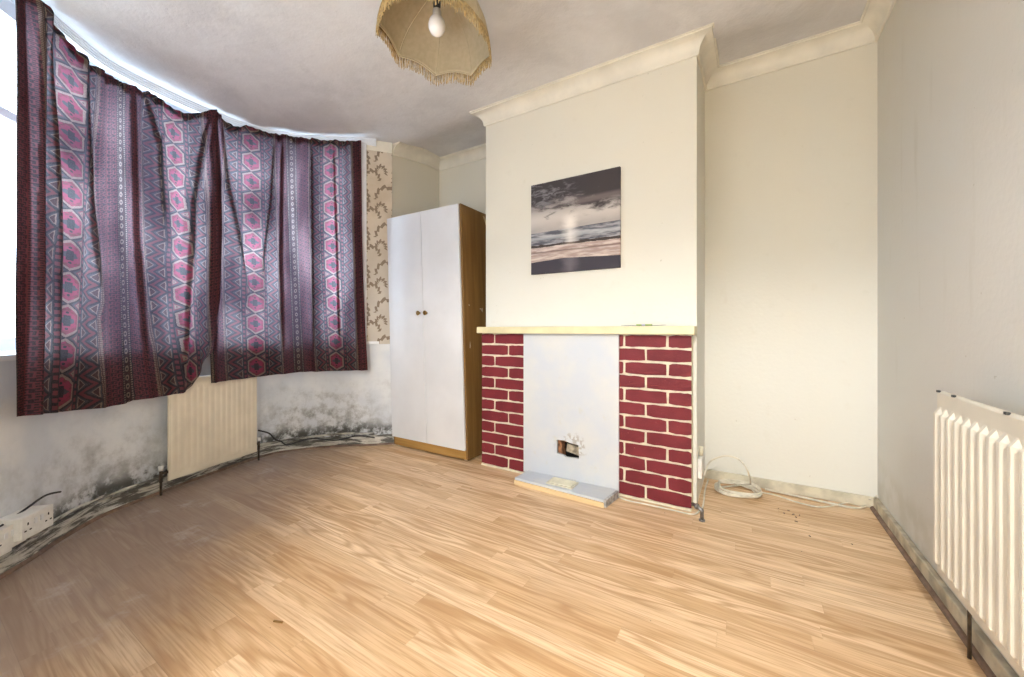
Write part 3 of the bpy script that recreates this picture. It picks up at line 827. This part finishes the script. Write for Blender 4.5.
# ------------------------------------------------------------------ wardrobe
WY0, WY1 = 2.11, 2.66
bl, br_, LEAN = -2.372, -1.636, .066
WT = 1.80
wr = thing('wardrobe', 'tall wooden wardrobe with two white doors in the left alcove', 'wardrobe', ((bl+br_)/2, (WY0+WY1)/2, 0))
def sh(x, z): return x-LEAN*z/WT
def wbox(bm, xa, xb, ya, yb, za, zb_, mi=0):
    hexa(bm, [(sh(xa,za),ya,za),(sh(xb,za),ya,za),(sh(xb,za),yb,za),(sh(xa,za),yb,za),(sh(xa,zb_),ya,zb_),(sh(xb,zb_),ya,zb_),(sh(xb,zb_),yb,zb_),(sh(xa,zb_),yb,zb_)], mi)
b = NB(); wbox(b, bl, bl+.016, WY0+.0, WY1, .012, WT); wbox(b, br_-.016, br_, WY0, WY1, .012, WT)
wbox(b, bl+.016, br_-.016, WY0+.02, WY1, WT-.016, WT-.001); wbox(b, bl+.016, br_-.016, WY1-.006, WY1-.001, .02, WT-.016); wbox(b, bl+.016, br_-.016, WY0+.02, WY1-.006, .075, .09)
obj('carcass', b, M_carc, wr, bevel=.0012)
b = NB(); wbox(b, bl+.016, br_-.016, WY0-.002, WY0+.014, .012, .075); obj('plinth', b, M_plinth, wr, bevel=.001)
for fx in (bl+.02, br_-.05):
    for fy in (WY0+.03, WY1-.06): b = NB(); lathe(b, [(0,0),(.014,0),(.014,.012),(0,.012)], 12, (fx+.01, fy, 0)); obj('foot', b, M_plastic, wr)
mid = (bl+br_)/2
for xa, xb, kx in ((bl+.002, mid-.0015, mid-.035), (mid+.0015, br_-.012, mid+.035)):
    b = NB(); wbox(b, xa, xb, WY0-.018, WY0-.002, .078, WT-.004); d_ = obj('door', b, M_doorw, wr, bevel=.0015)
    d_['label'] = 'white laminate door'
    kz = at_y(422, 313, WY0-.02).z
    b = NB(); lathe(b, [(0,.0),(.009,.0),(.008,.010),(.016,.016),(.0175,.022),(.012,.027),(.009,.025),(0,.026)], 20)
    for q in b.verts: q.co = Vector((sh(kx, kz)+q.co.x, WY0-.018-q.co.z, kz+q.co.y))
    obj('knob', b, M_brass, d_)
b = NB()   # pale slanted strip and scuffs on the side
sx = sh(br_, 1.7)
obox(b, (sh(br_,1.76)+.0015, WY0+.26, 1.775), (0,.02,0), (.003,0,0), (-sh(0,0)+.004, .12, -.19)); obj('side_strip', b, m_wood('pale_strip', (.42,.30,.15), (.5,.38,.2)), wr)
M_scuff = plain('chipped_veneer', (.55,.48,.36), .7)
for yy, zz, a_, b_ in ((WY0+.06, 1.09, .025, .012), (WY0+.22, 1.06, .018, .03), (WY0+.20, 1.07, .03, .010), (WY0+.06, .80, .008, .05)):
    b = NB(); X = sh(br_, zz)+.0006; f_ = [b.verts.new((X, yy+a_*random.uniform(.2,.8)*math.cos(k), zz+b_*random.uniform(.3,.8)*math.sin(k))) for k in [i*PI/3.5 for i in range(7)]]
    b.faces.new(f_); obj('scuff', b, M_scuff, wr)
# ------------------------------------------------------------------ fireplace
FY = 2.125
fp_ = thing('fireplace', 'painted red brick fireplace surround closed off with a white board', 'fireplace', (-.88, FY, 0))
def Xat(u, y): return at_y(u, HY, y).x
ZB = .892
lx0, lx1 = Xat(482, FY), Xat(524.5, FY)+.02
rx0, rx1 = Xat(618, FY)-.015, Xat(691.5, FY)
rows = 12; ch = (ZB-.008)/rows
def bricks(x0, x1, joints, nm, lab):
    b = NB(); box(b, x0, x1, FY+.004, BY-.0, .0, ZB, 0)
    rr = random.Random(int(x0*100))
    for r in range(rows):
        z1_ = ZB-r*ch; z0_ = z1_-ch
        js = [x0-.004]+list(joints[r%2])+[x1+.002]
        for k, (a, c) in enumerate(zip(js, js[1:])):
            g = .0062
            L_ = a+(g if k else 0); R_ = c-(g if k < len(js)-2 else 0)
            if R_-L_ < .006: continue
            m_ = 6; ptsT, ptsB = [], []
            for q in range(m_+1):
                x = L_+(R_-L_)*q/m_; x = max(x0, min(x1, x))
                e = .004 if q in (0, m_) else 0
                ptsT.append((x, z1_-g*.85-e+rr.uniform(-.0018, .0018))); ptsB.append((x, z0_+g*.85+e+rr.uniform(-.0018, .0018)))
            jx0, jx1 = rr.uniform(-.003, .003), rr.uniform(-.003, .003)
            if k: ptsT[0] = (ptsT[0][0]+jx0, ptsT[0][1])
            if k < len(js)-2: ptsB[-1] = (ptsB[-1][0]+jx1, ptsB[-1][1])
            F = [b.verts.new((p[0], FY-.003, p[1])) for p in ptsT+ptsB[::-1]]
            K = [b.verts.new((v_.co.x, FY+.004, v_.co.z)) for v_ in F]
            f = b.faces.new(F); f.material_index = 1
            for i in range(len(F)):
                f = b.faces.new((F[i], F[(i+1)%len(F)], K[(i+1)%len(F)], K[i])); f.material_index = 1
    o = obj(nm, b, [M_mortar, M_brick], fp_); o['label'] = lab
bricks(lx0, lx1, ([Xat(494.8, FY)], [Xat(508.5, FY)]), 'brick_panel', 'narrow red brick panel with cream joints')
bricks(rx0, rx1, ([Xat(624.3, FY), Xat(667.5, FY)], [Xat(645.8, FY)]), 'brick_panel', 'wide red brick panel with cream joints')
# white board with a broken hole
b = NB(); bx0, bx1, by0, by1, bz0, bz1 = Xat(524, FY-.008), Xat(619, FY-.008), FY-.014, FY+.004, .02, ZB
h0 = at_y(557.5, 440, FY); h1 = at_y(580, 457, FY)
HX0, HX1, HZ1, HZ0 = h0.x, h1.x, at_y(568, 441, FY).z, at_y(568, 456.5, FY).z
hole = [(HX0, HZ1), (HX0+.05, HZ1+.004), (HX0+.085, HZ1-.006), (HX1-.004, HZ1-.010), (HX1, HZ0+.004), (HX0+.06, HZ0-.003), (HX0+.045, HZ0+.006), (HX0+.002, HZ0+.012)]
outr = [(bx0, bz1), ((bx0+bx1)/2-.1, bz1), ((bx0+bx1)/2+.1, bz1), (bx1, bz1), (bx1, bz0), ((bx0+bx1)/2+.1, bz0), ((bx0+bx1)/2-.1, bz0), (bx0, bz0)]
for y in (by0, by1): pass
Rg = {}
for y in (by0, by1):
    Rg[y] = ([b.verts.new((x, y, z)) for x, z in outr], [b.verts.new((x, y, z)) for x, z in hole])
    for k in range(8): b.faces.new((Rg[y][0][k], Rg[y][0][(k+1)%8], Rg[y][1][(k+1)%8], Rg[y][1][k]))
for w_ in (0, 1):
    for k in range(8): b.faces.new((Rg[by0][w_][k], Rg[by0][w_][(k+1)%8], Rg[by1][w_][(k+1)%8], Rg[by1][w_][k]))
bd = obj('board', b, M_board, fp_); bd['label'] = 'white painted board with a broken hole'
M_raw = plain('orange_brick_rubble', (.42,.20,.10), .8, var=.3, scale=40, bump=.5)
M_raw2 = plain('pale_rubble', (.42,.36,.27), .8, var=.3, scale=40, bump=.5)
b = NB(); hy = FY+.03
box(b, HX0-.03, HX1+.03, BY+.05, BY+.10, HZ0-.05, HZ1+.05, 2)
hexa(b, [(HX0+.045,hy,HZ0+.02),(HX1+.01,hy-.01,HZ0+.004),(HX1+.01,hy+.06,HZ0+.004),(HX0+.045,hy+.06,HZ0+.02),(HX0+.05,hy,HZ1-.025),(HX1+.01,hy-.01,HZ1-.038),(HX1+.01,hy+.06,HZ1-.03),(HX0+.05,hy+.06,HZ1-.02)], 1)
hexa(b, [(HX0-.01,hy+.0,HZ1-.016),(HX0+.075,hy,HZ1-.018),(HX0+.075,hy+.05,HZ1-.018),(HX0-.01,hy+.05,HZ1-.012),(HX0-.01,hy,HZ1+.02),(HX0+.08,hy,HZ1+.02),(HX0+.08,hy+.05,HZ1+.02),(HX0-.01,hy+.05,HZ1+.02)], 0)
hexa(b, [(HX0-.01,hy+.0,HZ0-.02),(HX0+.02,hy,HZ0-.02),(HX0+.018,hy+.05,HZ0-.02),(HX0-.01,hy+.05,HZ0-.02),(HX0-.01,hy,HZ1+.02),(HX0+.012,hy,HZ1+.02),(HX0+.012,hy+.05,HZ1+.02),(HX0-.01,hy+.05,HZ1+.02)], 0)
obj('rubble', b, [M_raw, M_raw2, M_black], fp_)
# mantel shelf
mz1 = at_y(585, 326.5, FY-.06).z; mx0, mx1 = Xat(476.5, FY-.055), Xat(694.5, FY-.055)
b = NB(); box(b, mx0, mx1, FY-.055, BY, ZB, mz1); obj('mantel_shelf', b, M_mantel, fp_, bevel=.003)
# mortar skirt line at the foot
for a_, c_ in ((rx0, rx1), (lx0, lx1-.02)): b = NB(); box(b, a_, c_, FY-.012, FY+.004, 0, .012); obj('plaster_foot', b, M_mortar, fp_, bevel=.003)
# hearth board on floor
HB = .036
fl_, fr2 = at_z(514.5, 483.5, 0), at_z(604.5, 508.5, 0)
bk = FY-.018
b = NB()
xa, xb, ya = fl_.x, fr2.x, (fl_.y+fr2.y)/2
ha = thing('hearth_slab', 'low white painted hearth slab with raw timber front edge on the floor', 'hearth', ((xa+xb)/2, ya, 0))
hexa(b, [(xa,fl_.y,.002),(xb-.01,fr2.y+.012,.002),(xb+.012,bk,.002),(xa+.01,bk,.002),(xa,fl_.y,HB),(xb-.01,fr2.y+.012,HB),(xb+.012,bk,HB),(xa+.01,bk,HB)])
obj('slab', b, M_board, ha, bevel=.004)
b = NB(); hexa(b, [(xa+.004,fl_.y-.012,.0),(xb-.004,fr2.y,.0),(xb-.010,fr2.y+.0118,.0),(xa,fl_.y-.0002,.0),(xa+.004,fl_.y-.010,HB-.012),(xb-.004,fr2.y,HB-.012),(xb-.010,fr2.y+.0118,HB-.012),(xa,fl_.y-.0002,HB-.012)])
obj('timber_edge', b, m_wood('raw_pine', (.60,.42,.22), (.72,.55,.33), 'x'), ha)
b = NB(); obox(b, (xb-.008, fr2.y+.010, .0), (.014,0,0), (.022, bk-fr2.y-.03, 0), (0,0,HB+.004)); obj('end_tile', b, plain('grey_tile_edge', (.42,.42,.43), .4, var=.3, scale=40), ha, bevel=.002)
va = at_z(545, 480, HB); vb = at_z(575, 484, HB); vg = thing('vent_cover', 'cream louvred vent cover lying on the white hearth slab', 'vent', (va.x+.09, (va.y+vb.y)/2, HB))
vx0, vx1 = at_z(549, 481, HB).x, at_z(577, 485, HB).x; vy0, vy1 = fl_.y+.015, fl_.y+.115
M_vent = plain('cream_vent_plastic', (.64,.62,.50), .5)
b = NB(); box(b, vx0, vx1, vy0, vy1, HB, HB+.006); obj('plate', b, M_vent, vg, bevel=.0015)
b = NB()
for k in range(6): obox(b, (vx0+.014, vy0+.012+k*.0135, HB+.006), (vx1-vx0-.028,0,0), (0,.006,0), (0,.003,.006))
obj('louvre', b, M_vent, vg)
# leaflet on the mantel
la, lb = at_y(622, 326, FY-.03), at_y(664, 326, FY-.03)
lf = thing('leaflet', 'small curled dark leaflet with green patch lying on the mantel shelf', 'leaflet', ((la.x+lb.x)/2, FY-.03, mz1))
b = NB(); n = 14; G = []
for k in range(n+1):
    t = k/n; z = mz1+.002+.006*abs(t-.5)**1.5*2; G.append([b.verts.new((la.x+(lb.x-la.x)*t, FY-.048+.07*w_, z+(.001 if w_ else 0))) for w_ in (0, 1)])
for A, B in zip(G, G[1:]): b.faces.new((A[0], B[0], B[1], A[1]))
obj('page', b, M_darkp, lf, solid=.0015)
b = NB(); xm = (la.x+lb.x)/2; box(b, xm-.03, xm+.045, FY-.04, FY+.0, mz1+.0035, mz1+.011)
obj('label_strip', b, M_green, lf, bevel=.001)
b = NB(); box(b, xm-.002, xm+.016, FY-.0405, FY-.0, mz1+.0037, mz1+.0115); obj('label_strip', b, plain('lilac_paper', (.45,.45,.6), .6), lf)
# ------------------------------------------------------------------ canvas print
A_, B_ = at_y(531, 185, BY-.02), at_y(620, 268, BY-.02)
zt1 = (A_.z+at_y(620, 167, BY-.02).z)/2; zb1 = (B_.z+at_y(531, 274, BY-.02).z)/2
cw, chh = B_.x-A_.x, zt1-zb1
b = NB(); box(b, A_.x, B_.x, BY-.02, BY-.001, zb1, zt1)
cv = obj('canvas_picture', b, m_canvas(None, cw, chh), origin=(A_.x, BY-.001, zb1), bevel=.0015)
tag(cv, 'square canvas print of a grey seascape under dark clouds above the fireplace', 'picture')
# ------------------------------------------------------------------ right of the fireplace
b = NB(); s0_ = at_x(701, 450, BX1+.02); z1_, z0_ = at_x(701, 449, BX1).z, at_x(701, 467, BX1).z
sw = thing('junction_box', 'small white electrical box on the side of the chimney breast', 'electrical box', (BX1, BY+.09, (z0_+z1_)/2))
box(b, BX1+.0005, BX1+.022, BY+.03, BY+.115, z0_, z1_); obj('cover', b, M_plastic, sw, bevel=.004)
b = NB(); tube(b, [(BX1+.012, BY+.10, z1_), (BX1+.012, BY+.10, z1_+.05)], .010); obj('conduit', b, M_mortar, sw)
# gas stub
p = at_z(702, 521, 0)
gp = thing('gas_pipe', 'short grey gas pipe with elbow standing at the foot of the fireplace', 'pipe', p)
b = NB(); tube(b, [p, p+Vector((0,0,.045)), p+Vector((0,.0,.055))], .008); tube(b, [p+Vector((0,0,0)), p+Vector((0,0,.008))], .014); obj('riser', b, M_chrome, gp)
b = NB(); tube(b, [p+Vector((.0,0,.05)), p+Vector((-.02,.02,.055)), p+Vector((-.045,.04,.055))], .009); tube(b, [p+Vector((-.02,.02,.055)), p+Vector((-.03,.028,.055))], .014, 6); obj('elbow', b, M_chrome, gp)
# white lead along the fireplace foot
pts = [at_z(u, v_, .006) for u, v_ in ((617,495.5),(626,500),(645,504),(668,509),(690,514),(697,513))]+[at_z(700, 510, .02), at_z(703, 506, .03), at_z(705, 490, .035), at_z(708, 480, .02)]
b = NB(); tube(b, catmull(pts, 6), .004); tag(obj('cable', b, M_cable), 'white cable along the foot of the right brick panel turning into the alcove', 'cable')
# coil of cable
cc = at_z(736.5, 491.5, .0); pts = []
for k in range(0, 6*28+1):
    a_ = 2*PI*k/28+2.2; rr_ = .106+.016*math.sin(k*.205)+.005*math.sin(k*.9)
    pts.append(Vector((cc.x+rr_*math.cos(a_), cc.y+rr_*math.sin(a_)*.92, .006+.0035*(k/28)+.006*abs(math.sin(k*.17)))))
tail = [at_z(757, 491, .01), at_z(775, 495, .005), at_z(800, 503, .004), at_z(822, 507, .004), at_z(845, 503, .01), at_z(862, 500, .02), at_x(872, 499, XR-.03)]
arc0 = [at_x(704, 476, BX1+.02), at_y(709, 463, 2.42), at_y(718, 457.5, 2.40), at_y(729, 456, 2.38), at_y(741, 461, 2.36), at_y(748, 472, 2.33), at_z(751, 484, .03)]
b = NB(); tube(b, catmull(arc0, 8)+pts[6:], .0046, 7); tube(b, catmull([pts[-1]]+tail, 8), .0036, 7)
tag(obj('cable_coil', b, M_cable), 'loose coil of white cable on the floor of the right alcove', 'cable')
pts = [at_z(765, 489, .012), at_z(790, 494.5, .008), at_z(815, 500, .006), at_z(838, 505, .006), at_z(856, 508, .006), at_z(866, 506, .008), at_z(873, 501, .02), at_x(877, 496, XR-.025)]
b = NB(); tube(b, catmull(pts, 8), .006, 8); tag(obj('cable', b, M_cable), 'thicker white cable along the alcove skirting into the corner', 'cable')
# crumbs of dirt
b = NB()
for u, v_ in ((779,509),(785,514),(793,515),(797,518),(800,516),(798,522),(811,537),(853,545),(790,511)):
    c = at_z(u, v_, 0); r_ = random.uniform(.003, .007); a_ = random.uniform(0, 3)
    obox(b, (c.x, c.y, 0), (r_*2*math.cos(a_), r_*2*math.sin(a_), 0), (-r_*math.sin(a_)*.8, r_*math.cos(a_)*.8, 0), (0,0,.003))
tag(obj('dirt_crumbs', b, M_strip), 'scattered dark crumbs of dirt on the alcove floor', 'dirt', kind='stuff')
c = at_z(279, 622, 0); b = NB(); obox(b, (c.x-.015, c.y-.01, 0), (.03, .012, 0), (-.002, .004, 0), (0,0,.004))
tag(obj('wood_splinter', b, M_carc), 'tiny dark splinter lying on the floor boards in the foreground', 'splinter')
# ------------------------------------------------------------------ pendant lamp
LX, LY, LZ, LR = -1.010, 1.108, 2.04, .20
pl = thing('pendant_lamp', 'fringed gold fabric ceiling lamp shade with a pearl bulb', 'lamp', (LX, LY, ceil_z(LX, LY)))
b = NB(); lathe(b, [(0,2.42),(.045,2.42),(.045,2.408),(.02,2.39),(0,2.385)], 24, (LX, LY, 0)); obj('ceiling_rose', b, M_plastic, pl)
b = NB(); tube(b, [(LX, LY, 2.39), (LX, LY, 2.21)], .004); obj('flex', b, M_cable, pl)
b = NB(); tube(b, [(LX, LY, 2.215), (LX, LY, 2.155)], .014, 16); obj('lamp_holder', b, M_cableb, pl)
b = NB(); lathe(b, [(0,.0),(.012,.002),(.023,.009),(.030,.022),(.0325,.037),(.030,.052),(.023,.065),(.0165,.074),(.0155,.096),(0,.098)], 28, (LX, LY, 2.045)); obj('bulb', b, M_bulb, pl)
# tilt of the shade: right hand side hangs lower
view = Vector((-st, ct, 0)); off_ = Vector((LX, LY, 0)).normalized()
Rt = Matrix.Translation((LX, LY, 2.07)) @ Matrix.Rotation(math.radians(8), 4, off_) @ Matrix.Translation((-LX, -LY, -2.07))
base_a = math.atan2(off_.y, off_.x)
def rim(a):      # scalloped rim: cusps hang low, arcs rise between
    k = ((a-base_a)/(PI/4)) % 1.0
    return LZ-.012+.020*math.sin(PI*k)
def shade_pt(a, t):   # t 0 top .. 1 rim
    prof_ = [(0,.055),(.12,.085),(.3,.134),(.5,.174),(.7,.197),(.85,.208),(1,.212)]
    r_ = lin(prof_, t); k = ((a-base_a)/(PI/4)) % 1.0
    r_ *= 1-.05*math.sin(PI*k)
    zt_ = 2.235; z = zt_+(rim(a)-zt_)*t
    return Rt @ Vector((LX+r_*math.cos(a), LY+r_*math.sin(a), z))
b = NB(); nA, nT = 128, 16
G = [[b.verts.new(shade_pt(base_a+2*PI*i/nA, j/nT)) for i in range(nA)] for j in range(nT+1)]
for j in range(nT):
    for i in range(nA):
        f = b.faces.new((G[j][i], G[j][(i+1)%nA], G[j+1][(i+1)%nA], G[j+1][i])); f.smooth = True
obj('shade', b, M_shade, pl, solid=.0012)
b = NB()
for k in range(8): tube(b, [shade_pt(base_a+k*PI/4, t/10)*1 for t in range(11)], .0022, 6)
tube(b, [shade_pt(base_a+2*PI*i/96, 1) for i in range(97)], .003, 6)
tube(b, [shade_pt(base_a+2*PI*i/48, 0) for i in range(49)], .002, 6)
for k in range(3):
    q = shade_pt(base_a+k*2*PI/3, 0); tube(b, [q, (LX, LY, 2.19)], .0015, 5)
obj('shade_frame', b, plain('shade_trim', (.50,.42,.27), .6), pl)
b = NB(); rf = random.Random(3)
for i in range(520):
    a_ = base_a+2*PI*(i+rf.uniform(-.3, .3))/520; q = shade_pt(a_, 1)
    o_ = Vector((math.cos(a_), math.sin(a_), 0)); L_ = rf.uniform(.036, .054)*(1.15 if rf.random() < .1 else 1)
    q1_ = q+o_*.003+Vector((0,0,.006)); sway = Vector((rf.uniform(-.004,.004), rf.uniform(-.004,.004), 0))
    tube(b, [q1_, q1_+Vector((0,0,-L_*.5))+sway*.4+o_*.002, q1_+Vector((0,0,-L_))+sway], [.0014,.0012,.0016], 4)
f_ = obj('fringe', b, M_fringe, pl); f_['kind'] = 'stuff'
# ------------------------------------------------------------------ light
w = bpy.data.worlds.new('World'); S.world = w; w.use_nodes = True
nt = w.node_tree; bg = nt.nodes['Background']; bg.inputs[0].default_value = (.70,.85,1,1); bg.inputs[1].default_value = 13.0
def area(name, loc, target, sx, sy, power, col, spread=PI):
    l = bpy.data.lights.new(name, 'AREA'); l.shape = 'RECTANGLE'; l.size = sx; l.size_y = sy; l.energy = power; l.color = col; l.spread = spread
    o = bpy.data.objects.new(name, l); C.objects.link(o); o.location = loc
    o.rotation_euler = (Vector(target)-Vector(loc)).to_track_quat('-Z', 'Y').to_euler(); return o
# portal in front of the bay window (lets the sky light be sampled)
po = area('sky_portal', (-3.42, 1.05, 1.6), (-1, 1.05, 1.6), 2.2, 1.7, 1, (1,1,1)); po.data.cycles.is_portal = True
l = bpy.data.lights.new('hall_lamp', 'POINT'); l.energy = 300; l.color = (1,.95,.88); l.shadow_soft_size = .05
o = bpy.data.objects.new('hall_lamp', l); C.objects.link(o); o.location = (.06, -1.30, 2.12)
area('room_fill', (-2.0, -.62, 1.5), (.5, 1.6, 1.3), 1.2, 1.2, 4, (.98,.98,1))  # unseen fill panel, added to lift the ambient level
area('ceiling_fill', (-.9, -.45, .9), (-.7, .9, 2.42), 1.4, .8, 26, (.88,.94,1))  # unseen upward fill, added to brighten the ceiling and upper walls
# ------------------------------------------------------------------ camera
cam = bpy.data.cameras.new('Camera'); co = bpy.data.objects.new('Camera', cam); C.objects.link(co)
cam.sensor_width = 36; cam.lens = 36*FPX/1024; cam.shift_x = 0; cam.shift_y = -(338.5-HY)/1024
cam.clip_start = .02
co.location = (0, 0, H); co.rotation_euler = (PI/2, 0, TH)
S.camera = co
S.view_settings.view_transform = 'Standard'; S.view_settings.look = 'None'; S.view_settings.gamma = 1; S.view_settings.exposure = .08
S.view_settings.use_curve_mapping = False
S.cycles.use_denoising = True
S.cycles.max_bounces = 10; S.cycles.diffuse_bounces = 6; S.cycles.transparent_max_bounces = 12
